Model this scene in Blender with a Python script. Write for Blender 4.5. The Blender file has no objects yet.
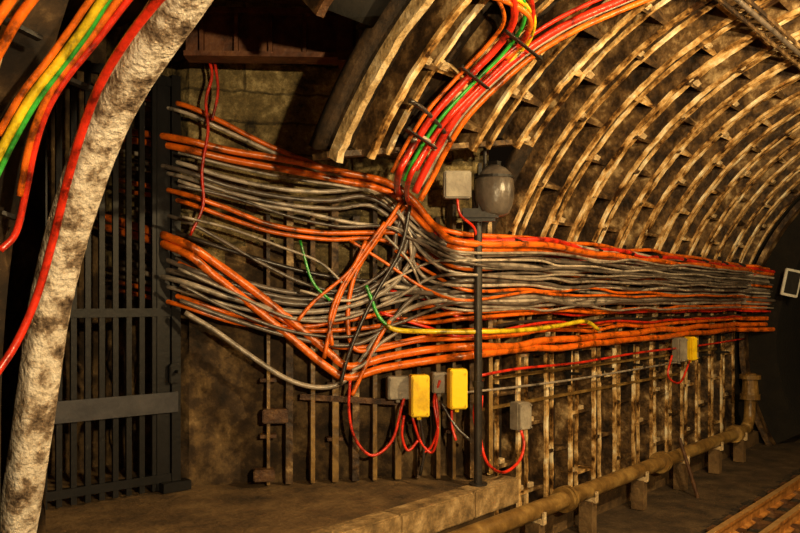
import bpy, bmesh, math, random
from mathutils import Vector, Matrix
random.seed(11)
H=2.3                      # camera eye height over track bed; section heights below are relative to eye level
YAW=math.atan(681/800); S=math.sin(YAW); C=math.cos(YAW)
XC,ZC,R=-1.0,-0.7,3.3      # tunnel circle
scn=bpy.context.scene
try: scn.view_settings.view_transform='Standard'
except Exception: pass

# ---------------------------------------------------------------- materials
def mat(name,cols,scale=6,rough=.7,bump=.3,metal=0,detail=8,stretch=(1,1,1),spec=.4,bscale=None,pos=None):
    m=bpy.data.materials.new(name); m.use_nodes=True; nt=m.node_tree; N=nt.nodes; L=nt.links
    b=N['Principled BSDF']; b.inputs['Roughness'].default_value=rough; b.inputs['Metallic'].default_value=metal
    b.inputs['Specular IOR Level'].default_value=spec
    tc=N.new('ShaderNodeTexCoord'); mp=N.new('ShaderNodeMapping'); mp.inputs['Scale'].default_value=stretch
    L.new(tc.outputs['Object'],mp.inputs[0])
    n=N.new('ShaderNodeTexNoise'); n.inputs['Scale'].default_value=scale; n.inputs['Detail'].default_value=detail
    n.inputs['Roughness'].default_value=.65; L.new(mp.outputs[0],n.inputs['Vector'])
    cr=N.new('ShaderNodeValToRGB'); L.new(n.outputs['Fac'],cr.inputs[0])
    k=len(cols); e=cr.color_ramp.elements
    ps=pos or [.3+.4*i/(k-1) for i in range(k)]
    while len(e)<k: e.new(.5)
    for i,c in enumerate(cols):
        e[i].position=ps[i]
    for i,c in enumerate(cols):
        e[i].color=(*c,1)
    L.new(cr.outputs[0],b.inputs['Base Color'])
    if bump:
        n2=N.new('ShaderNodeTexNoise'); n2.inputs['Scale'].default_value=bscale or scale*4; n2.inputs['Detail'].default_value=6
        L.new(mp.outputs[0],n2.inputs['Vector'])
        bp=N.new('ShaderNodeBump'); bp.inputs['Strength'].default_value=bump; bp.inputs['Distance'].default_value=.03
        L.new(n2.outputs['Fac'],bp.inputs['Height']); L.new(bp.outputs[0],b.inputs['Normal'])
    return m
M={}
M['skin']=mat('lining_panel_rust_shaded',[(.004,.002,.001),(.014,.007,.0025),(.05,.026,.009),(.26,.16,.07)],3.5,.85,.6,pos=[.3,.48,.62,.80],detail=10)  # rust, darkened to paint the shade in the gaps between ribs
M['web']=mat('lining_web_rust_shaded',[(.007,.003,.001),(.035,.017,.006),(.13,.07,.024),(.55,.38,.18)],4,.6,.7,pos=[.34,.46,.57,.72],detail=10)  # rust with the shade of the rib sides put into its colour
M['rib']=mat('lining_flange_edge_lit',[(.03,.012,.004),(.26,.13,.035),(.66,.42,.17),(.95,.82,.56)],4.5,.4,.5,pos=[.38,.45,.54,.66],detail=10)  # mottled rust, brightened so the inner rib edges look lit
M['edge']=mat('limewashed_rim',[(.12,.07,.03),(.42,.28,.12),(.75,.6,.37)],7,.7,.7)
M['conc']=mat('arch_concrete',[(.03,.015,.008),(.24,.17,.11),(.62,.53,.42),(.85,.78,.67)],8,.75,1,bscale=34,pos=[.33,.44,.53,.70],detail=14)
M['plat']=mat('platform_concrete',[(.03,.017,.007),(.12,.068,.026),(.22,.135,.055)],2.5,.85,.6,bscale=20)
M['nose']=mat('platform_edge_concrete',[(.06,.035,.015),(.24,.15,.06),(.45,.31,.15)],6,.85,.8,bscale=20)
M['ground']=mat('trackbed_dirt',[(.012,.007,.003),(.055,.032,.013),(.12,.075,.034)],3,.9,.8,bscale=24)
M['ballast']=mat('ballast',[(.005,.003,.002),(.02,.012,.006),(.07,.043,.02)],16,.9,1,bscale=30)
M['rust']=mat('rusty_steel',[(.015,.006,.003),(.07,.028,.009),(.16,.08,.028)],8,.6,.4)
M['girder']=mat('girder_red_oxide',[(.02,.008,.004),(.12,.04,.015),(.22,.09,.035)],6,.6,.3)
M['rail']=mat('rail_steel',[(.12,.04,.01),(.42,.17,.035),(.65,.33,.09)],10,.4,.2,metal=.2)
M['railtop']=mat('rail_head_polished',[(.5,.26,.08),(.75,.48,.2)],10,.3,.1,metal=.6)
M['pipe']=mat('pipe_paint',[(.04,.02,.007),(.18,.10,.028),(.38,.24,.075)],4,.36,.25)
M['dark']=mat('dark_steel',[(.008,.007,.007),(.022,.018,.015)],8,.5,.15,metal=.3)
M['gate']=mat('gate_steel',[(.003,.003,.0035),(.008,.007,.008)],6,.5,.1,metal=.3)
M['gatebar']=mat('gate_crossbar_zinc',[(.035,.035,.042),(.075,.072,.078)],6,.45,.1,metal=.4)
M['pole']=mat('pole_grey',[(.018,.015,.014),(.045,.037,.03)],8,.45,.1,metal=.3)
M['grey']=mat('box_grey',[(.16,.13,.10),(.40,.35,.27)],7,.5,.15)
M['yel']=mat('box_yellow',[(.5,.28,.008),(.95,.64,.012)],5,.4,.1,pos=[.25,.5])
M['lampb']=mat('lamp_housing',[(.04,.03,.024),(.16,.13,.105)],5,.28,.2)
M['white']=mat('sign_white',[(.5,.48,.42),(.75,.72,.65)],5,.5,.05)
M['dep']=mat('lime_deposit',[(.3,.18,.07),(.75,.58,.34)],12,.8,.8)
M['rock']=mat('rough_rock',[(.008,.0045,.002),(.04,.022,.009),(.13,.078,.03),(.34,.23,.11)],4,.9,1,bscale=9,pos=[.3,.47,.6,.75],detail=12)
M['black']=mat('shaded_lining',[(.003,.002,.0015),(.010,.007,.004)],4,.95,.4)  # near-black colour paints the darkness of the portal and opening
cabc={'O':(.95,.18,.010),'R':(.82,.035,.012),'G':(.16,.125,.10),'W':(.40,.33,.26),'B':(.04,.03,.025),
      'Y':(.92,.66,.02),'N':(.04,.48,.05),'L':(.60,.50,.39)}
for k,c in cabc.items():
    d=tuple(x*.14 for x in c)
    M['c'+k]=mat('cable_sheath_'+k,[d,tuple(x*.62 for x in c),c],7,.3,.15,spec=.7,pos=[.36,.45,.58],detail=10)
def masonry():
    m=bpy.data.materials.new('masonry_blocks'); m.use_nodes=True; nt=m.node_tree; N=nt.nodes; L=nt.links
    b=N['Principled BSDF']; b.inputs['Roughness'].default_value=.85
    uv=N.new('ShaderNodeUVMap'); br=N.new('ShaderNodeTexBrick')
    br.inputs['Scale'].default_value=1; br.inputs['Brick Width'].default_value=1.9; br.inputs['Row Height'].default_value=.27
    br.inputs['Mortar Size'].default_value=.018; br.inputs['Mortar Smooth'].default_value=1
    br.inputs['Color1'].default_value=(.95,.95,.95,1); br.inputs['Color2'].default_value=(.75,.75,.75,1); br.inputs['Mortar'].default_value=(.35,.35,.35,1)
    tc=N.new('ShaderNodeTexCoord')
    wn=N.new('ShaderNodeTexNoise'); wn.inputs['Scale'].default_value=5; wn.inputs['Detail'].default_value=5; L.new(tc.outputs['Object'],wn.inputs['Vector'])
    vm=N.new('ShaderNodeVectorMath'); vm.operation='MULTIPLY_ADD'; vm.inputs[1].default_value=(.08,.08,0); L.new(wn.outputs['Color'],vm.inputs[0]); L.new(uv.outputs[0],vm.inputs[2])
    L.new(vm.outputs[0],br.inputs['Vector'])
    n=N.new('ShaderNodeTexNoise'); n.inputs['Scale'].default_value=3.0; n.inputs['Detail'].default_value=14; n.inputs['Roughness'].default_value=.78
    L.new(tc.outputs['Object'],n.inputs['Vector'])
    cr=N.new('ShaderNodeValToRGB'); L.new(n.outputs['Fac'],cr.inputs[0])
    e=cr.color_ramp.elements; e[0].position=.38; e[0].color=(.03,.020,.006,1); e[1].position=.68; e[1].color=(.75,.58,.27,1)
    e.new(.52).color=(.22,.155,.055,1)
    mx=N.new('ShaderNodeMix'); mx.data_type='RGBA'; mx.blend_type='MULTIPLY'; mx.inputs[0].default_value=1
    L.new(cr.outputs[0],mx.inputs[6]); L.new(br.outputs['Color'],mx.inputs[7]); L.new(mx.outputs[2],b.inputs['Base Color'])
    n2=N.new('ShaderNodeTexNoise'); n2.inputs['Scale'].default_value=10; n2.inputs['Detail'].default_value=8; L.new(tc.outputs['Object'],n2.inputs['Vector'])
    ad=N.new('ShaderNodeMath'); ad.operation='MULTIPLY_ADD'; ad.inputs[1].default_value=1.4
    L.new(n2.outputs['Fac'],ad.inputs[0]); 
    sub=N.new('ShaderNodeMath'); sub.operation='MULTIPLY'; sub.inputs[1].default_value=-.3; L.new(br.outputs['Fac'],sub.inputs[0]); L.new(sub.outputs[0],ad.inputs[2])
    bp=N.new('ShaderNodeBump'); bp.inputs['Strength'].default_value=1; bp.inputs['Distance'].default_value=.05
    L.new(ad.outputs[0],bp.inputs['Height']); L.new(bp.outputs[0],b.inputs['Normal'])
    return m
M['mason']=masonry()

# ---------------------------------------------------------------- helpers
def V(x,y,z): return Vector((x,y,z+H))
def link(o,parent=None):
    scn.collection.objects.link(o)
    if parent: o.parent=parent
    return o
def empty(name):
    e=bpy.data.objects.new(name,None); e.empty_display_size=.1; return link(e)
def from_bm(bm,name,m,parent=None,smooth=False):
    me=bpy.data.meshes.new(name); bmesh.ops.recalc_face_normals(bm,faces=bm.faces); bm.to_mesh(me); bm.free()
    for x in (m if isinstance(m,list) else [m]): me.materials.append(x)
    if smooth:
        for p in me.polygons: p.use_smooth=True
    return link(bpy.data.objects.new(name,me),parent)
def add_box(bm,c,size,rz=0,rx=0,ry=0,bev=0,mi=0):
    r=bmesh.ops.create_cube(bm,size=1)
    mt=Matrix.Translation(c)@Matrix.Rotation(rz,4,'Z')@Matrix.Rotation(ry,4,'Y')@Matrix.Rotation(rx,4,'X')@Matrix.Diagonal((*size,1))
    bmesh.ops.transform(bm,matrix=mt,verts=r['verts'])
    fs={f for v in r['verts'] for f in v.link_faces}
    for f in fs: f.material_index=mi
    if bev:
        es=list({e for v in r['verts'] for e in v.link_edges})
        rr=bmesh.ops.bevel(bm,geom=es,offset=bev,segments=2,affect='EDGES')
        for f in rr['faces']: f.material_index=mi
def add_cyl(bm,p,q,r,r2=None,seg=16,mi=0):
    p=Vector(p);q=Vector(q);d=q-p
    rr=bmesh.ops.create_cone(bm,cap_ends=True,segments=seg,radius1=r,radius2=r if r2 is None else r2,depth=d.length)
    mt=Matrix.Translation((p+q)/2)@d.to_track_quat('Z','Y').to_matrix().to_4x4()
    bmesh.ops.transform(bm,matrix=mt,verts=rr['verts'])
    for f in {f for v in rr['verts'] for f in v.link_faces}: f.material_index=mi
def beam(bm,p,q,w,h,mi=0):
    p=Vector(p);q=Vector(q);d=q-p
    r=bmesh.ops.create_cube(bm,size=1)
    mt=Matrix.Translation((p+q)/2)@d.to_track_quat('X','Z').to_matrix().to_4x4()@Matrix.Diagonal((d.length,w,h,1))
    bmesh.ops.transform(bm,matrix=mt,verts=r['verts'])
    for f in {f for v in r['verts'] for f in v.link_faces}: f.material_index=mi
def catmull(P,n=6):
    out=[];P=[P[0]*2-P[1]]+P+[P[-1]*2-P[-2]]
    for i in range(1,len(P)-2):
        a,b,c,d=P[i-1:i+3]
        for k in range(n):
            t=k/n
            out.append(.5*((2*b)+(c-a)*t+(2*a-5*b+4*c-d)*t*t+(3*b-a-3*c+d)*t**3))
    out.append(P[-2]); return out
def tube(bm,pts,r,seg=8,mi=0,n=6,smooth=True):
    pts=catmull([Vector(p) for p in pts],n) if n>1 else [Vector(p) for p in pts]
    prev=None; nrm=None
    t0=(pts[1]-pts[0]).normalized(); up=Vector((0,0,1)) if abs(t0.z)<.9 else Vector((1,0,0))
    nrm=t0.cross(up).normalized()
    for i,p in enumerate(pts):
        t=(pts[min(i+1,len(pts)-1)]-pts[max(i-1,0)]).normalized()
        nrm=(nrm-t*nrm.dot(t)).normalized(); b=t.cross(nrm)
        ring=[bm.verts.new(p+(nrm*math.cos(2*math.pi*k/seg)+b*math.sin(2*math.pi*k/seg))*r) for k in range(seg)]
        if prev:
            for k in range(seg):
                f=bm.faces.new((prev[k],prev[(k+1)%seg],ring[(k+1)%seg],ring[k])); f.smooth=True; f.material_index=mi
        else: bm.faces.new(ring)
        prev=ring
    bm.faces.new(prev)

def cylp(th,y,r=R):      # horseshoe section: straight walls below the springing line
    a=math.radians(th); cx=math.cos(a)
    if th<0: cx=1
    if th>180: cx=-1
    return V(XC-r*cx,y,ZC+r*math.sin(a))
A=(-5.8,4.0);B=(-4.15,6.1)
def raydir(u,v):
    t=(u-400)/800; return (t*C-S, t*S+C, (300-v)/800)
def on_seg(u,v,a,b,off=0):
    dx,dy,dz=raydir(u,v); ex,ey=b[0]-a[0],b[1]-a[1]; l=math.hypot(ex,ey); ex/=l;ey/=l
    nx,ny=ey,-ex
    d=((a[0]+nx*off)*nx+(a[1]+ny*off)*ny)/(dx*nx+dy*ny); return d
def on_cyl(u,v,r):
    dx,dy,dz=raydir(u,v); a=dx*dx+dz*dz; b=-2*(dx*XC+dz*ZC); c=XC*XC+ZC*ZC-r*r
    return (-b+math.sqrt(b*b-4*a*c))/(2*a)
def surf(u,v,off=0,mode=None):
    if mode=='c': d=on_cyl(u,v,R-.08-off)
    else:
        if u<185: d=on_seg(u,v,(-6.9,3.9),A,off)
        elif u<430: d=on_seg(u,v,A,B,off)
        else:
            d2=on_cyl(u,v,R-.1-off)
            if u>490: d=d2
            else:
                k=(u-430)/60; d=on_seg(u,v,A,B,off)*(1-k)+d2*k
    x,y,z=raydir(u,v); return V(x*d,y*d,z*d)

# ---------------------------------------------------------------- tunnel shell
Y1=13.6
NEAR=1.9
def lim(y):
    if y<=NEAR+.01: z=-1.60
    elif y<3.79: return 45
    elif y<6.1: z=.95+.4*(y-3.8)/2.3
    else: z=-2.3
    return math.degrees(math.asin((z-ZC)/R))
lin=empty('tunnel_lining')
def shell(ya,yb,name,m='skin'):
    bm=bmesh.new(); n=70; ny=max(1,int((yb-ya)/.4))
    grid=[]
    for j in range(ny+1):
        y=ya+(yb-ya)*j/ny; row=[]
        tt=lim(min(max(y,ya+.02),yb-.02))
        for i in range(n+1):
            th=tt+(209-tt)*i/n
            row.append(bm.verts.new(cylp(th,y,R+.2)))
        grid.append(row)
    for j in range(ny):
        for i in range(n): bm.faces.new((grid[j][i],grid[j][i+1],grid[j+1][i+1],grid[j+1][i]))
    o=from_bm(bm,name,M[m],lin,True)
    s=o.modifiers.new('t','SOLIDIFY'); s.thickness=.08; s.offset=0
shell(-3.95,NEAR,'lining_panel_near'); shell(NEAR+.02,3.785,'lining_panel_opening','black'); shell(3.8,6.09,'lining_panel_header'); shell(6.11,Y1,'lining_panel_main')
def rib(bm,y,w,ri,ro,t0,t1=209,step=1.2,jit=.004,rim=1):
    n=int((t1-t0)/step); prev=None; ph=random.random()*9
    for i in range(n+1):
        th=t0+(t1-t0)*i/n
        j=random.uniform(-jit,jit); dy=.005*math.sin(th*.13+ph)+random.uniform(-.002,.002)
        lip=.028
        ring=[bm.verts.new(cylp(th,y-w/2+dy,ri+j)),bm.verts.new(cylp(th,y+w/2+dy,ri+j+random.uniform(-.003,.003))),bm.verts.new(cylp(th,y+w/2,ro)),bm.verts.new(cylp(th,y-w/2,ro)),bm.verts.new(cylp(th,y-w/2+dy,ri+j+lip))]
        if prev:
            for k in range(5):
                f=bm.faces.new((prev[k],prev[(k+1)%5],ring[(k+1)%5],ring[k])); f.material_index=rim if k in(0,4) else 0  # inner rim gets the painted-lit material, web the painted-shade one
        else: bm.faces.new(ring)
        prev=ring
    bm.faces.new(prev)
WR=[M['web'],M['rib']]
bm=bmesh.new()
y=-3.8
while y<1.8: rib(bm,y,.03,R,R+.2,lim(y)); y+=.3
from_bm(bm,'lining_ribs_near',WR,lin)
bm=bmesh.new(); ys2=[]
y=4.15;k=0
stp=(.20,.34)
while y<13.45:
    kk=k%2
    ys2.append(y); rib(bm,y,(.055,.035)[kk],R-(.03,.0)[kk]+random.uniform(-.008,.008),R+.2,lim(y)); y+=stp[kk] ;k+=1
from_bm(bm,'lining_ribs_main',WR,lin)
bm=bmesh.new(); rib(bm,3.84,.06,R-.05,R+.04,lim(3.84),jit=.010); from_bm(bm,'lining_rim',[M['edge'],M['edge']],lin)
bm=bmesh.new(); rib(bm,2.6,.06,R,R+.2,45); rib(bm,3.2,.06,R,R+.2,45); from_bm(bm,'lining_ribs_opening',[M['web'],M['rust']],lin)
bm=bmesh.new()
for i in range(len(ys2)-1):
    ya,yb=ys2[i],ys2[i+1]; off=(i//2)*6.1
    for k in range(19):
        th=-28+off%12+k*12
        if th<lim(ya)+1 or th>205: continue
        a=math.radians(th) if 0<th<180 else 0
        add_box(bm,cylp(th,(ya+yb)/2,R+.095),(.20,yb-ya-.03,.035),ry=a,mi=2 if random.random()<.4 else 0)
        if random.random()<.6:
            add_box(bm,cylp(th+.6,ya+.05,R+.02),(.08,.09,.045),ry=a,mi=1)
from_bm(bm,'lining_longitudinal_flanges',[M['web'],M['dep'],M['rib']],lin)
bm=bmesh.new(); pts=[cylp(lim(y)-.3,y,R+.1) for y in (3.8,4.5,5.2,6.05)]
for i in range(3): beam(bm,pts[i],pts[i+1],.16,.04)
from_bm(bm,'lining_edge_angle',M['web'],lin)

# ---------------------------------------------------------------- alcove walls
def wall(name,pl,z0,z1,m,rough=1,m2=None,split=None):
    bm=bmesh.new(); uvl=bm.loops.layers.uv.new('UVMap'); L=0
    for (a,b) in zip(pl[:-1],pl[1:]):
        l=math.hypot(b[0]-a[0],b[1]-a[1]); nu=max(2,int(l/.06)); nv=int((z1-z0)/.06)
        ex,ey=(b[0]-a[0])/l,(b[1]-a[1])/l; nx,ny=ey,-ex
        g=[]
        for i in range(nu+1):
            row=[]
            for j in range(nv+1):
                z=z0+(z1-z0)*j/nv
                o=0 if i in(0,nu) else random.uniform(-.010,.010)*rough
                if z<-.1 and 0<i<nu: o+= random.uniform(-.025,.025)+.06*math.sin((L+l*i/nu)*5+z*3)*math.sin(z*5.3+i*.4)
                row.append(bm.verts.new(V(a[0]+ex*l*i/nu+nx*o,a[1]+ey*l*i/nu+ny*o,z)))
            g.append(row)
        for i in range(nu):
            for j in range(nv):
                f=bm.faces.new((g[i][j],g[i+1][j],g[i+1][j+1],g[i][j+1])); f.smooth=True
                if m2 and z0+(z1-z0)*j/nv<.25+.25*math.sin((L+l*i/nu)*4)+random.uniform(-.05,.05): f.material_index=1
                for lp,(ii,jj) in zip(f.loops,((i,j),(i+1,j),(i+1,j+1),(i,j+1))):
                    lp[uvl].uv=(L+l*ii/nu,(z1-z0)*jj/nv)
        L+=l
    me=bpy.data.meshes.new(name); bm.to_mesh(me); bm.free(); me.materials.append(m)
    if m2: me.materials.append(m2)
    return link(bpy.data.objects.new(name,me))
wall('wall_left_masonry',[(-7.3,4.12),(-5.92,4.12),(-4.25,6.28)],-1.62,2.64,M['mason'],1,M['rock'])
wall('wall_alcove_back',[(-7.3,2.3),(-7.3,4.12)],-1.62,2.64,M['rock'],1)
wall('wall_alcove_side',[(-4.78,2.3),(-7.3,2.3)],-1.62,2.64,M['rock'])
bm=bmesh.new(); add_box(bm,V(-5.3,4.1,2.75),(4.4,4.8,.2)); from_bm(bm,'ceiling_alcove',M['plat'])
dv=Vector((B[0]-A[0],B[1]-A[1],0)).normalized(); nv=Vector((dv.y,-dv.x,0)); RZ=math.atan2(dv.y,dv.x)
fr=empty('cable_support_rack')
bm=bmesh.new()
u=268; us=[]
while u<492:
    us.append(u); u+=random.uniform(15,23)
for i,u in enumerate(us):
    p=surf(u,300,-.10)
    top=.9 if i%2 else .75
    w=random.choice((.03,.04,.06))
    add_box(bm,Vector((p.x,p.y,H+(top-1.6)/2)),(w,.2,top+1.6),rz=RZ,ry=random.uniform(-.006,.006))
    if i%3!=1: add_box(bm,Vector((p.x,p.y,H+(-.35-1.6)/2))+nv*.105,(w*.9,.012,1.25),rz=RZ,mi=1)
    if i%3==0:
        for z in (-.75,-1.2):
            add_box(bm,Vector((p.x,p.y,H+z+random.uniform(-.08,.08)))+nv*.04,(.14,.1,.03),rz=RZ,mi=2)
from_bm(bm,'strut_posts',[M['web'],M['pipe'],M['rust']],fr)
bm=bmesh.new()
p=surf(275,415,.0); add_box(bm,p,(.22,.14,.12),rz=RZ,bev=.01)
p=surf(264,474,.02); add_box(bm,p,(.18,.14,.1),rz=RZ,bev=.01)
a=surf(300,396,-.02); b=surf(440,404,-.02); beam(bm,a,b,.05,.05)
from_bm(bm,'strut_ledges',M['rust'],fr)
bm=bmesh.new()
for yy in [6.3+.8*i for i in range(9)]:
    for th in range(-2,28,5):
        add_box(bm,cylp(max(th,0),yy,R-.06)+Vector((0,0,0 if th>=0 else -.1)),(.2,.035,.03),ry=math.radians(max(th,0)))
    prev=None
    for th in range(-4,28,4):
        q=cylp(th,yy,R-.01)
        if prev: beam(bm,prev,q,.04,.04)
        prev=q
from_bm(bm,'cable_brackets',M['dark'],fr)
bm=bmesh.new()
for z,x,ya,yb in ((-.74,-4.27,6.2,12.5),(-1.02,-4.27,6.2,11.0)):
    beam(bm,V(x,ya,z),V(x,yb,z),.03,.03)
from_bm(bm,'support_rails',M['pipe'],fr)

g=empty('lintel_girder'); bm=bmesh.new()
P1=Vector((-5.5,3.8,0));P2=Vector((-4.5,4.73,0)); d=(P2-P1).normalized(); n_=Vector((d.y,-d.x,0))
def gl(z,w,h,o=0): 
    a=P1+n_*o;b=P2+n_*o; beam(bm,V(a.x,a.y,z),V(b.x,b.y,z),w,h)
gl(2.14,.04,.34,0); gl(2.32,.2,.04); gl(1.97,.2,.04)
for k in range(5):
    c=P1+(P2-P1)*(.1+.2*k); add_box(bm,V(c.x,c.y,2.14),(.03,.17,.32),rz=math.atan2(d.y,d.x))
add_box(bm,V(*(P1*.06+P2*.94)[:2],2.14),(.12,.26,.44),rz=math.atan2(d.y,d.x))
from_bm(bm,'girder_body',M['girder'],g)

# ---------------------------------------------------------------- concrete arch
prof=[(-4.90,-1.64),(-4.77,-1.37),(-4.54,-.65),(-4.34,0),(-4.05,.53),(-3.66,1.0),(-3.06,1.39),(-2.5,1.72),(-1.8,2.1),(-1,2.25),(0,2.05),(.9,1.5),(1.6,.8),(2.0,0),(2.15,-.8),(2.1,-1.7),(2.0,-2.3)]
pts=catmull([V(x,2.12,z) for x,z in prof],12)
bm=bmesh.new(); prev=None
for i,p in enumerate(pts):
    t=(pts[min(i+1,len(pts)-1)]-pts[max(i-1,0)]).normalized(); n_=Vector((0,1,0)); b=t.cross(n_).normalized()
    ring=[]
    for k in range(20):
        a=2*math.pi*k/20; ca,sa=math.cos(a),math.sin(a)
        x=math.copysign(abs(ca)**.5,ca)*.085; yv=math.copysign(abs(sa)**.5,sa)*.10
        j=random.uniform(-.004,.004)
        ring.append(bm.verts.new(p+b*(x+j)+n_*(yv+j)))
    if prev:
        for k in range(20): bm.faces.new((prev[k],prev[(k+1)%20],ring[(k+1)%20],ring[k]))
    else: bm.faces.new(ring)
    prev=ring
bm.faces.new(prev)
from_bm(bm,'concrete_arch',M['conc'],None,True)

# ---------------------------------------------------------------- floor / platform / track
bm=bmesh.new(); add_box(bm,V(-1,9,-2.4),(8,32,.2)); from_bm(bm,'floor',M['ground'])
pl=empty('platform'); bm=bmesh.new()
add_box(bm,V(-5.7,1.1,-1.72),(3.5,10.2,.2)); from_bm(bm,'platform_slab',M['plat'],pl)
bm=bmesh.new()
yy=-4.0
while yy<6.15:
    l=min(.95,6.2-yy); add_box(bm,V(-3.96,yy+l/2,-1.715+random.uniform(-.004,.004)),(.2,l-.006,.23),bev=.012); yy+=.95
from_bm(bm,'platform_nosing',M['nose'],pl)
bm=bmesh.new(); add_box(bm,V(-4.6,1.1,-2.07),(1.0,10.1,.5)); from_bm(bm,'platform_base',M['plat'],pl)
bm=bmesh.new(); add_box(bm,V(-4.12,9.9,-2.2),(.34,7.3,.2)); from_bm(bm,'kerb',M['plat'])
bm=bmesh.new(); g_=[]
nx,ny=44,150
for i in range(nx+1):
    row=[]
    for j in range(ny+1):
        x=-2.95+2.2*i/nx; y=2+11.8*j/ny
        e=min(i,nx-i)/3; row.append(bm.verts.new(V(x,y,-2.31+min(1,e)*.03+random.uniform(-.018,.018))))
    g_.append(row)
for i in range(nx):
    for j in range(ny): bm.faces.new((g_[i][j],g_[i+1][j],g_[i+1][j+1],g_[i][j+1]))
from_bm(bm,'ballast_bed',M['ballast'])
tr=empty('railway_track')
bm=bmesh.new()
def railp(x,ya,yb,h=.15):
    prof=[(-.05,0),(.05,0),(.05,.012),(.010,.025),(.010,h-.04),(.03,h-.03),(.03,h),(-.03,h),(-.03,h-.03),(-.010,h-.04),(-.010,.025),(-.05,.012)]
    a=[bm.verts.new(V(x+px,ya,-2.24+pz)) for px,pz in prof]; b=[bm.verts.new(V(x+px,yb,-2.24+pz)) for px,pz in prof]
    for k in range(len(prof)):
        f=bm.faces.new((a[k],a[(k+1)%12],b[(k+1)%12],b[k]))
        if k==6: f.material_index=1
    bm.faces.new(a); bm.faces.new(b)
railp(-2.54,0,22); railp(-2.18,0,22); railp(-1.08,0,22)
from_bm(bm,'rails',[M['rail'],M['railtop']],tr)
bm=bmesh.new(); yy=2
while yy<13.5:
    add_box(bm,V(-1.8,yy,-2.27),(2.0,.16,.08),bev=.01)
    for x in (-2.54,-2.18): add_box(bm,V(x,yy,-2.22),(.17,.1,.03))
    yy+=.5
from_bm(bm,'sleepers',M['rust'],tr)
pp=empty('water_pipe'); bm=bmesh.new(); X=-3.7;Z=-1.87
tube(bm,[V(X,y,Z) for y in (1,4,8,11.8)]+[V(X,12.1,Z+.03),V(X,12.25,Z+.18),V(X,12.28,Z+.5),V(X,12.28,Z+.8)],.080,16)
for yy in (3.0,6.75,9.0,11.6): 
    for o in (-.03,.03): add_cyl(bm,V(X,yy+o-.02,Z),V(X,yy+o+.02,Z),.122,seg=18)
add_cyl(bm,V(X,12.28,Z+.42),V(X,12.28,Z+.5),.14); add_cyl(bm,V(X,12.28,Z+.5),V(X,12.28,Z+.75),.12,.1); add_cyl(bm,V(X,12.28,Z+.72),V(X,12.28,Z+.78),.15)
from_bm(bm,'pipe_run',M['pipe'],pp)
bm=bmesh.new()
for yy in (4.8,6.2,7.2,8.4,9.6,10.8,11.8):
    add_box(bm,V(X,yy,Z-.26),(.14,.1,.32)); add_box(bm,V(X,yy,Z-.085),(.2,.05,.05),mi=1)
    add_box(bm,V(X+.095,yy,Z-.05),(.02,.04,.1),mi=1)
from_bm(bm,'pipe_saddles',[M['plat'],M['dep']],pp)
bm=bmesh.new(); add_cyl(bm,V(-3.4,9.35,-2.3),V(-3.6,9.3,-1.62),.022,seg=8); from_bm(bm,'leaning_rod',M['rust'])
# ---------------------------------------------------------------- portal
po=empty('tunnel_portal'); n=72
def prt(a,r,y): return V(-.95-r*math.cos(a),y,ZC+r*math.sin(a))
def ringwall(ri,ro,ya,yb):
    vs=[]
    for i in range(n+1):
        a=math.radians(-30+240*i/n); vs.append([bm.verts.new(prt(a,ri,ya)),bm.verts.new(prt(a,ro,ya)),bm.verts.new(prt(a,ro,yb)),bm.verts.new(prt(a,ri,yb))])
    for i in range(n):
        for k in range(4): bm.faces.new((vs[i][k],vs[i+1][k],vs[i+1][(k+1)%4],vs[i][(k+1)%4]))
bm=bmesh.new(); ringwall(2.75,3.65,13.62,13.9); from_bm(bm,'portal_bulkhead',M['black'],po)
bm=bmesh.new(); ringwall(3.18,3.26,13.4,13.61); from_bm(bm,'portal_ring',M['web'],po)
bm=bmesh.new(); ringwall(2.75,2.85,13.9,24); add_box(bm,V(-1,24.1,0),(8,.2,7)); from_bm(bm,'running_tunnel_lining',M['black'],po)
bm=bmesh.new(); add_box(bm,V(-1,-4.1,0),(8,.2,6)); from_bm(bm,'wall_back',M['plat'])

# ---------------------------------------------------------------- gate
gt=empty('steel_gate'); G0=Vector((-6.1,2.45,0)); G1=Vector((-5.9,3.98,0)); gd=(G1-G0); gz=math.atan2(gd.y,gd.x)
bm=bmesh.new()
def gp(k,z): p=G0+gd*k; return V(p.x,p.y,z)
nb=13
for i in range(nb+1):
    add_box(bm,gp(i/nb*.94,.15),(.045,.03,3.5),rz=gz)
for z in (-1.5,1.85,-.1): add_box(bm,gp(.48,z),(gd.length*.96,.06,.07),rz=gz)
add_box(bm,gp(.985,.15),(.08,.08,3.53),rz=gz); add_box(bm,gp(.9,.15),(.07,.05,3.5),rz=gz); add_box(bm,gp(0,.15),(.08,.08,3.53),rz=gz)
from_bm(bm,'gate_bars',M['gate'],gt)
bm=bmesh.new(); nn=Vector((gd.y,-gd.x,0)).normalized()
add_box(bm,gp(.5,-.86)+nn*.05,(gd.length*.98,.015,.17),rz=gz); from_bm(bm,'gate_crossbar',M['gatebar'],gt)
bm=bmesh.new(); add_box(bm,gp(.97,-.62)+nn*.05,(.1,.05,.16),rz=gz,bev=.008); add_cyl(bm,gp(.97,-.6)+nn*.06,gp(.97,-.6)+nn*.14,.015,seg=8); from_bm(bm,'gate_lock',M['gate'],gt)
add=bmesh.new(); add_box(add,gp(.97,-1.57)+nn*.05,(.25,.12,.08),rz=gz); from_bm(add,'gate_shoe',M['gate'],gt)

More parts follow.
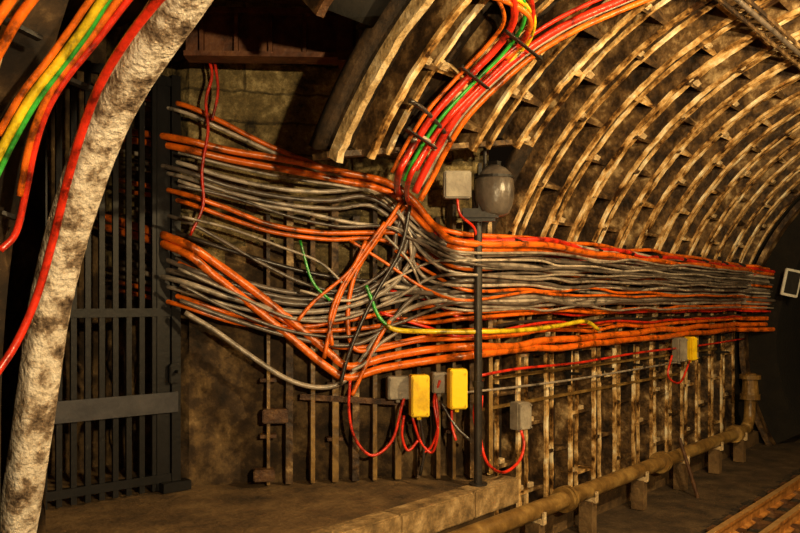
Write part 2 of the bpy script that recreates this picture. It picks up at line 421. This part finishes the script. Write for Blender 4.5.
# ---------------------------------------------------------------- cables
grp=None;cnt=[0]
def cable(col,r,pts):
    cnt[0]+=1; bm=bmesh.new(); tube(bm,pts,r); from_bm(bm,'cable_%d'%cnt[0],M['c'+col],grp)
def L(lst,off=0):
    out=[]
    for p in lst: out.append(surf(p[0],p[1],off+(p[3] if len(p)>3 else 0),p[2] if len(p)>2 else None))
    return out
def x_on(zz,r): return XC-math.sqrt(r*r-(zz-ZC)**2)
def run(z,layer,y0=6.55,y1=13.0,end=True,sw=.03):
    ph=random.random()*6; out=[]; y=y0; dz=random.uniform(-.02,.02); amp=random.uniform(.006,.018); p2=random.random()*6
    z_e=z+random.uniform(-sw,sw); y_s=random.uniform(7.5,11)
    while y<y1:
        k=max(.3,1-(y-6.5)/8); s=1/(1+math.exp(-(y-y_s)*3)); zb=z*(1-s)+z_e*s
        zz=zb*(1-.010*(y-6.5))+k*(amp*math.sin(y*2*math.pi/1.9+ph)+dz*math.sin(y*.9+ph)+.014*math.sin(y*4.3+p2)+random.uniform(-.009,.009))
        out.append(V(x_on(zz,R-.06-.05*layer)+random.uniform(-.01,.01),y,zz)); y+=.4
    if end:   # swing in along the bulkhead and disappear through it
        z2=z_e*.93-.01; xo=random.uniform(-.12,.02)
        out+= [V(x_on(z2,R-.12)+.08,13.12,z2),V(-3.80+xo,13.45,z2*.98-.01),V(-3.72+xo,13.75,z2*.96-.02)]
    return out
grp=empty('cable_bundle')
c='c'
data=[
('O',.022,[(120,95),(178,103),(215,118),(262,142),(310,162),(355,178),(395,192),(422,214),(455,232)],.60,0),
('L',.016,[(120,100),(178,110),(225,130),(280,155),(330,174),(375,192),(405,212),(430,232),(458,242)],.55,1),
('O',.030,[(120,130),(178,138),(230,150),(290,160),(345,172),(385,181),(412,198),(435,226),(462,242)],.52,2),
('O',.030,[(120,138),(178,147),(230,159),(290,170),(345,181),(388,191),(412,212),(440,238),(465,249)],.47,1),
('L',.020,[(120,150),(178,162),(230,178),(285,189),(330,191),(368,189),(392,202),(412,225),(440,248),(465,256)],.41,0),
('G',.020,[(120,158),(178,169),(230,186),(285,197),(330,200),(365,196),(395,212),(420,240),(460,262)],.38,2),
('W',.018,[(120,166),(178,175),(230,192),(285,204),(335,208),(370,205),(400,225),(425,246),(465,266)],.34,1),
('L',.016,[(178,180),(240,200),(300,211),(350,222),(395,228),(430,240),(460,254)],.43,2),
('O',.022,[(120,180),(178,192),(225,207),(270,224),(320,232),(370,232),(402,234),(430,254),(465,268)],.30,1),
('O',.020,[(120,190),(178,200),(230,218),(275,232),(330,239),(375,238),(405,250),(440,265),(465,275)],.27,0),
('G',.016,[(120,205),(178,218),(215,236),(260,262),(310,285),(350,290),(385,270),(402,245),(425,255),(460,280)],.22,1),
('O',.036,[(100,215),(178,240),(215,262),(255,291),(295,323),(330,353),(350,366),(385,357),(430,349),(470,346)],-.40,2),
('O',.036,[(100,225),(178,249),(212,273),(250,303),(290,336),(325,365),(348,377),(382,368),(430,360),(470,355)],-.49,2),
('G',.026,[(120,262),(178,272),(230,288),(290,303),(340,300),(380,282),(402,255),(410,234),(425,230),(452,246)],.34,1),
('W',.024,[(120,268),(178,280),(230,297),(290,311),(345,307),(387,289),(410,262),(418,240),(440,246),(465,258)],.30,2),
('W',.018,[(120,276),(178,289),(230,305),(300,318),(360,311),(400,300),(440,294),(470,290)],.1,1),
('O',.022,[(120,282),(178,296),(230,313),(290,326),(340,321),(400,310),(450,303)],-.02,0),
('O',.020,[(120,290),(178,304),(235,322),(300,330),(360,328),(420,318),(460,312)],-.1,1),
('G',.022,[(120,236),(178,258),(230,277),(290,292),(345,292),(400,285),(450,290)],.07,0),
('G',.022,[(120,240),(178,264),(230,283),(290,298),(345,297),(400,292),(450,294)],.04,1),
('B',.020,[(140,225),(178,233),(230,250),(300,270),(360,280),(420,282),(455,284)],.13,0),
('W',.022,[(185,312),(215,330),(250,355),(288,379),(320,387),(345,380),(365,354),(385,325),(412,307),(450,299)],.02,2),
('G',.020,[(180,300),(230,318),(290,336),(345,345),(380,332),(410,300),(440,285),(470,280)],.15,2),
('G',.024,[(398,180),(404,205),(395,240),(400,275),(428,292),(465,296)],.05,1),
('O',.020,[(178,262),(225,285),(280,318),(330,345),(380,345),(430,335),(465,330)],-.27,1),
('O',.020,[(405,205),(378,238),(356,272),(348,310),(352,345),(372,350),(420,340),(465,338)],-.32,2),
('L',.016,[(410,235),(414,262),(430,280),(465,285)],.13,2),
('G',.022,[(420,235),(440,242),(465,247)],.49,0),
('W',.020,[(405,240),(435,252),(465,262)],.40,1),
('O',.016,[(395,250),(430,272),(468,290)],.10,2),
('R',.016,[(390,290),(430,300),(465,318)],-.14,1),
('L',.018,[(385,285),(425,290),(465,300)],.0,2),
('W',.018,[(380,300),(420,290),(465,305)],-.05,2),
('O',.018,[(400,318),(430,322),(465,318)],-.12,2),
('G',.018,[(412,240),(436,262),(465,275)],.24,2),
('W',.012,[(370,190),(400,215),(420,250),(455,272)],.26,3),
('L',.012,[(300,290),(350,300),(395,278),(430,262),(465,260)],.36,3),
('W',.012,[(385,235),(410,262),(430,300),(468,310)],-.08,3),
('O',.014,[(350,240),(385,262),(425,288),(465,300)],.06,3),
('B',.016,[(380,320),(420,328),(465,332)],-.22,0),
('R',.014,[(380,312),(425,326),(465,336)],-.25,2),
('W',.013,[(178,152),(232,166),(290,178),(345,186),(385,197),(408,222),(436,243),(465,252)],.45,3),
('G',.014,[(178,185),(232,197),(290,216),(340,226),(385,226),(415,240),(465,262)],.33,3),
('W',.014,[(178,268),(232,292),(292,318),(345,318),(395,298),(430,278),(465,274)],.20,3),
('G',.014,[(180,284),(232,310),(292,331),(350,336),(400,322),(440,306),(465,302)],-.03,3),
]
for col,r,l,z,ly in data:
    cable(col,r,L(l,.03+.05*ly)+run(z,ly,sw=.015 if r>.03 else .035))
for col,r,l in [
 ('O',.018,[(402,200),(372,245),(345,285),(332,320),(324,358)]),
 ('O',.018,[(385,222),(360,256),(340,290),(330,318),(332,345)]),
 ('O',.016,[(366,240),(350,270),(315,300),(298,320)]),
 ('R',.013,[(208,55),(212,75),(206,100),(208,130),(202,170),(203,205),(190,235)]),
 ('R',.012,[(214,56),(218,90),(212,120)]),
 ('O',.018,[(390,320),(375,345),(360,378),(352,395)]),
 ('W',.016,[(400,330),(378,345),(366,362),(352,370)]),
 ('W',.012,[(182,216),(230,228),(280,246),(320,262),(345,285)]),
 ('B',.018,[(410,205),(400,250),(372,300),(350,350),(340,385)]),
 ('N',.012,[(300,240),(312,280),(330,300)]),
 ('N',.016,[(366,285),(372,300),(378,315),(388,326)])]:
    cable(col,r,L(l,.2))
cable('Y',.022,L([(386,325),(400,330),(440,331),(490,331),(530,329),(560,325),(585,321),(598,329)],.24))
cable('R',.014,L([(480,375),(520,368),(580,362),(640,352),(700,345),(745,338)],.08))
cable('W',.012,L([(465,392),(520,386),(580,378),(640,368),(700,358)],.08))

grp=empty('vault_cable_bundle')
for col,r,l,z,ly in [
 ('R',.026,[(498,-30,c),(512,-5,c),(513,22,c),(496,48,c),(465,80,c),(435,113,c),(412,148,c),(398,176,c),(400,196),(420,222),(455,240)],.56,1),
 ('N',.014,[(510,-30,c),(523,-2,c),(523,24,c),(504,52,c),(473,83,c),(442,116,c),(419,150,c),(404,180,c)],None,0),
 ('R',.020,[(520,-30,c),(531,0,c),(530,26,c),(511,55,c),(480,86,c),(448,118,c),(425,150,c),(408,182,c),(410,205),(432,232),(460,248)],.44,0),
 ('R',.028,[(690,-30,c),(625,-2,c),(570,22,c),(528,48,c),(490,80,c),(458,114,c),(438,146,c),(424,172,c),(415,192,c)],None,0),
 ('O',.022,[(690,-18,c),(632,5,c),(577,29,c),(535,54,c),(497,86,c),(466,118,c),(446,150,c),(434,174,c),(420,200,c)],None,0),
 ('W',.010,[(690,-24,c),(628,1,c),(573,25,c),(531,51,c),(493,83,c),(462,116,c),(442,148,c),(429,173,c)],None,0),
 ('R',.016,[(690,-42,c),(618,-10,c),(562,16,c),(520,43,c),(483,75,c),(452,110,c),(431,143,c),(416,170,c)],None,0),
 ('O',.022,[(440,-20,c),(480,-8,c),(512,3,c),(530,18,c),(524,40,c),(505,58,c)],None,0),
 ('Y',.016,[(455,-25,c),(490,-10,c),(520,0,c),(534,18,c),(528,42,c),(508,62,c)],None,0),
 ('O',.014,[(470,-25,c),(495,-5,c),(504,20,c),(488,44,c),(458,76,c),(428,110,c),(405,146,c),(392,172,c)],None,0),
 ('B',.018,[(410,100,c),(425,110,c),(440,126,c),(450,140,c)],None,0),
 ('W',.018,[(412,140,c),(425,138,c),(436,152,c),(430,168,c),(420,185,c)],None,0)]:
    cable(col,r,L(l,.02)+(run(z,ly) if z is not None else []))
bm=bmesh.new()
for a,b in (((460,66),(488,88)),((406,128),(436,148)),((505,30),(540,58))):
    beam(bm,surf(*a,.0,c),surf(*b,.0,c),.04,.03)
    beam(bm,surf(*a,.08,c),surf(*b,.08,c),.025,.012)
from_bm(bm,'cable_clamps',M['dark'],grp)
grp=empty('near_cable_bundle')
for col,r,l in [
 ('Y',.021,[(118,-20),(100,3),(82,30),(58,62),(30,98),(6,140),(-20,190)]),
 ('N',.013,[(124,-20),(106,4),(88,33),(64,66),(37,101),(13,143),(-12,195)]),
 ('O',.016,[(110,-22),(90,0),(72,26),(49,58),(22,93),(-2,134)]),
 ('O',.022,[(48,-20),(30,2),(14,25),(0,50),(-20,85)]),
 ('O',.022,[(25,-20),(10,0),(-10,30)]),
 ('R',.017,[(150,-25),(128,0),(97,40),(66,78),(46,112),(34,150),(26,190),(16,232),(0,250)]),
 ('O',.017,[(140,-25),(118,0),(90,38),(60,76),(41,110),(28,150),(20,195)])]:
    cable(col,r,[surf(a,b,.08,c) for a,b in l])
cable('R',.020,[surf(a,b,o,c) for a,b,o in [(190,-30,.5),(160,-2,.48),(130,35,.42),(102,80,.34),(84,125,.28),(68,178,.22),(54,235,.16),(37,295,.12),(16,343,.1),(-12,385,.1)]])
bm=bmesh.new()
for a,b in (((50,72),(108,95)),((0,212),(22,220)),((0,18),(40,38))):
    beam(bm,surf(*a,.03,c),surf(*b,.03,c),.04,.02)
from_bm(bm,'cable_clamps',M['dark'],grp)
grp=empty('drop_cable_loops')
for col,r,l in [
 ('R',.013,[(350,380),(349,410),(355,438),(372,455),(392,440),(402,405),(404,398)]),
 ('R',.012,[(404,415),(402,435),(408,450),(418,440)]),
 ('R',.012,[(412,415),(420,440),(432,452),(438,430),(434,400),(440,380)]),
 ('R',.012,[(436,395),(438,425),(432,445),(424,452)]),
 ('R',.014,[(482,395),(480,430),(486,460),(502,472),(518,462),(524,445),(521,430)]),
 ('R',.012,[(482,380),(474,410),(478,440),(480,455)]),
 ('R',.012,[(452,405),(452,425),(456,440)]),
 ('R',.014,[(672,355),(668,375),(680,382),(690,360)]),
 ('B',.014,[(420,415),(424,450),(420,475)]),
 ('B',.014,[(440,400),(455,425),(470,440)])]:
    cable(col,r,[surf(a,b,.2) for a,b in l])

# ---------------------------------------------------------------- boxes
def jbox(name,u,v,w,h,m1,m2,off=.15,rz=RZ,th=.12):
    e=empty(name); p=surf(u,v,off)
    bm=bmesh.new(); add_box(bm,p,(w,th,h),rz=rz,bev=.008)
    add_cyl(bm,p-Vector((0,0,h/2+.03)),p-Vector((0,0,h/2)),.02,seg=8)
    from_bm(bm,'enclosure',m1,e)
    q=p+Matrix.Rotation(rz,3,'Z')@Vector((0,-th/2-.012,0))
    bm=bmesh.new(); add_box(bm,q,(w*.94,.024,h*.94),rz=rz,bev=.006)
    for sx in(-.38,.38):
        for sz in(-.4,.4):
            o=Matrix.Rotation(rz,3,'Z')@Vector((sx*w,-.014,sz*h)); add_cyl(bm,q+o,q+o+Matrix.Rotation(rz,3,'Z')@Vector((0,-.01,0)),.01,seg=6)
    from_bm(bm,'cover',m2,e)
jbox('junction_box',398,387,.2,.2,M['grey'],M['grey'],.12)
jbox('cable_terminal_box',419,395,.16,.36,M['yel'],M['yel'],.26,rz=RZ)
jbox('junction_box.001',439,382,.14,.18,M['grey'],M['grey'],.12)
jbox('cable_terminal_box.001',457,388,.15,.34,M['yel'],M['yel'],.26,rz=RZ)
jbox('junction_box.002',520,415,.16,.26,M['grey'],M['grey'],.1,rz=math.radians(75))
jbox('junction_box.003',679,349,.14,.32,M['grey'],M['grey'],.1,rz=math.radians(70))
jbox('cable_terminal_box.002',690,348,.1,.32,M['yel'],M['yel'],.16,rz=math.radians(70))

# ---------------------------------------------------------------- pole with floodlight
e=empty('lamp_post'); px,py=-3.98,5.72
bm=bmesh.new(); add_cyl(bm,V(px,py,-1.61),V(px,py,1.1),.036,seg=14); add_cyl(bm,V(px,py,-1.61),V(px,py,-1.58),.08,seg=14)
add_cyl(bm,V(px,py,-.75),V(px,py,-.7),.05); add_cyl(bm,V(px,py,.7),V(px,py,.95),.055)
add_cyl(bm,V(px+.03,py+.06,1.0),V(px+.03,py+.06,1.62),.016,seg=8)
from_bm(bm,'pole',M['pole'],e)
lc=V(-3.84,5.76,.92)
bm=bmesh.new()
pr=[(0,-.20),(.09,-.195),(.13,-.17),(.155,-.11),(.17,-.04),(.172,.04),(.165,.11),(.145,.17),(.10,.215),(.05,.24),(0,.245)]
sg=24;prev=None
for rr,zz in pr:
    ring=[bm.verts.new(lc+Vector((rr*math.cos(2*math.pi*k/sg),rr*math.sin(2*math.pi*k/sg),zz))) for k in range(sg)] if rr>0 else [bm.verts.new(lc+Vector((0,0,zz)))]
    if prev:
        for k in range(sg):
            a=prev[k] if len(prev)>1 else prev[0]; b=prev[(k+1)%sg] if len(prev)>1 else prev[0]
            c_=ring[(k+1)%sg] if len(ring)>1 else ring[0]; d_=ring[k] if len(ring)>1 else ring[0]
            f=bm.faces.new([x for i,x in enumerate((a,b,c_,d_)) if x not in (a,b,c_,d_)[:i]])
    prev=ring
o=from_bm(bm,'lamp_housing',M['lampb'],e,True)
bm=bmesh.new(); add_cyl(bm,lc+Vector((0,0,.125)),lc+Vector((0,0,.145)),.172,seg=24)
add_box(bm,lc+Vector((-.08,-.12,-.19)),(.34,.12,.11),rz=math.radians(40),bev=.03); add_box(bm,lc+Vector((0,0,.245)),(.1,.06,.06))
add_box(bm,lc+Vector((-.09,-.09,0)),(.03,.12,.5),rz=math.radians(40))
from_bm(bm,'lamp_bands',M['dark'],e)
bm=bmesh.new(); q=V(-4.0,5.44,.97); add_box(bm,q,(.23,.12,.23),rz=math.radians(42),bev=.01); add_box(bm,q+Vector((.05,-.05,0)),(.21,.02,.21),rz=math.radians(42),bev=.004); from_bm(bm,'ballast_box',M['grey'],e)
bm=bmesh.new(); tube(bm,[q+Vector((0,0,-.1)),q+Vector((.02,.02,-.25)),V(px,py-.04,.6),V(px-.03,py,.3)],.012); from_bm(bm,'lead',M['cR'],e)

e=empty('portal_sign'); bm=bmesh.new(); sp=V(-3.40,13.3,.27)
add_box(bm,sp,(.26,.05,.42),rz=math.radians(40),ry=math.radians(12),bev=.01); from_bm(bm,'sign_frame',M['white'],e)
bm=bmesh.new(); add_box(bm,sp+Vector((.02,-.03,0)),(.19,.03,.34),rz=math.radians(40),ry=math.radians(12)); from_bm(bm,'sign_face',M['dark'],e)
bm=bmesh.new(); add_box(bm,sp+Vector((-.05,.14,0)),(.04,.26,.04)); from_bm(bm,'sign_arm',M['dark'],e)

e=empty('cable_tray'); bm=bmesh.new(); th=71
for dth in (-1.2,1.2): beam(bm,cylp(th+dth,2.2,R-.1),cylp(th+dth,13.5,R-.1),.015,.035)
y=2.3
while y<13.4: beam(bm,cylp(th-1.2,y,R-.1),cylp(th+1.2,y,R-.1),.02,.015); y+=.2
from_bm(bm,'tray_ladder',M['web'],e)
bm=bmesh.new(); tube(bm,[cylp(th+.5,y,R-.13) for y in (2.2,6,10,13.5)],.022); from_bm(bm,'tray_cable',M['cG'],e)

# ---------------------------------------------------------------- lamps
def lamp(x,y,z,w,col=(1,.72,.34),r=.06):  # off-frame lamp, fixture added to carry the light
    e=empty('offframe_lamp'); bm=bmesh.new(); add_box(bm,V(x,y,z+.12),(.2,.7,.08),bev=.02); add_box(bm,V(x,y,z+.2),(.04,.1,.1)); from_bm(bm,'lamp_body',M['lampb'],e)
    l=bpy.data.lights.new('lamp_light','POINT'); l.energy=w; l.color=col; l.shadow_soft_size=r
    o=bpy.data.objects.new('lamp_light',l); o.location=V(x,y,z-.05); link(o,e)
lamp(.2,5.2,1.7,820)
lamp(-.4,8.0,1.6,170)
e=empty('added_key_light'); bm=bmesh.new(); wx,wy,wz=1.3,.7,.75  # unseen light on a tripod, added to brighten the surfaces facing the camera
add_cyl(bm,V(wx,wy,-2.1),V(wx,wy,wz-.12),.02)
for k in range(3):
    a=k*2.094; add_cyl(bm,V(wx,wy,-1.6),V(wx+.5*math.cos(a),wy+.5*math.sin(a),-2.29),.012,seg=8)
add_box(bm,V(wx+.12,wy-.1,wz),(.06,.3,.22),rz=-.6)
from_bm(bm,'stand',M['dark'],e)
l=bpy.data.lights.new('added_key_lamp','POINT'); l.energy=1150; l.color=(1,.75,.40); l.shadow_soft_size=.06
o=bpy.data.objects.new('added_key_lamp',l); o.location=V(wx,wy,wz); link(o,e)
w=bpy.data.worlds.new('dim_world'); scn.world=w; w.use_nodes=True
w.node_tree.nodes['Background'].inputs[0].default_value=(.10,.06,.03,1); w.node_tree.nodes['Background'].inputs[1].default_value=.05

cam=bpy.data.cameras.new('camera'); cam.lens=36; cam.sensor_width=36; cam.shift_y=34/800; cam.clip_start=.05
co=bpy.data.objects.new('camera',cam); co.location=(0,0,H); co.rotation_euler=(math.radians(90),0,YAW); link(co); scn.camera=co
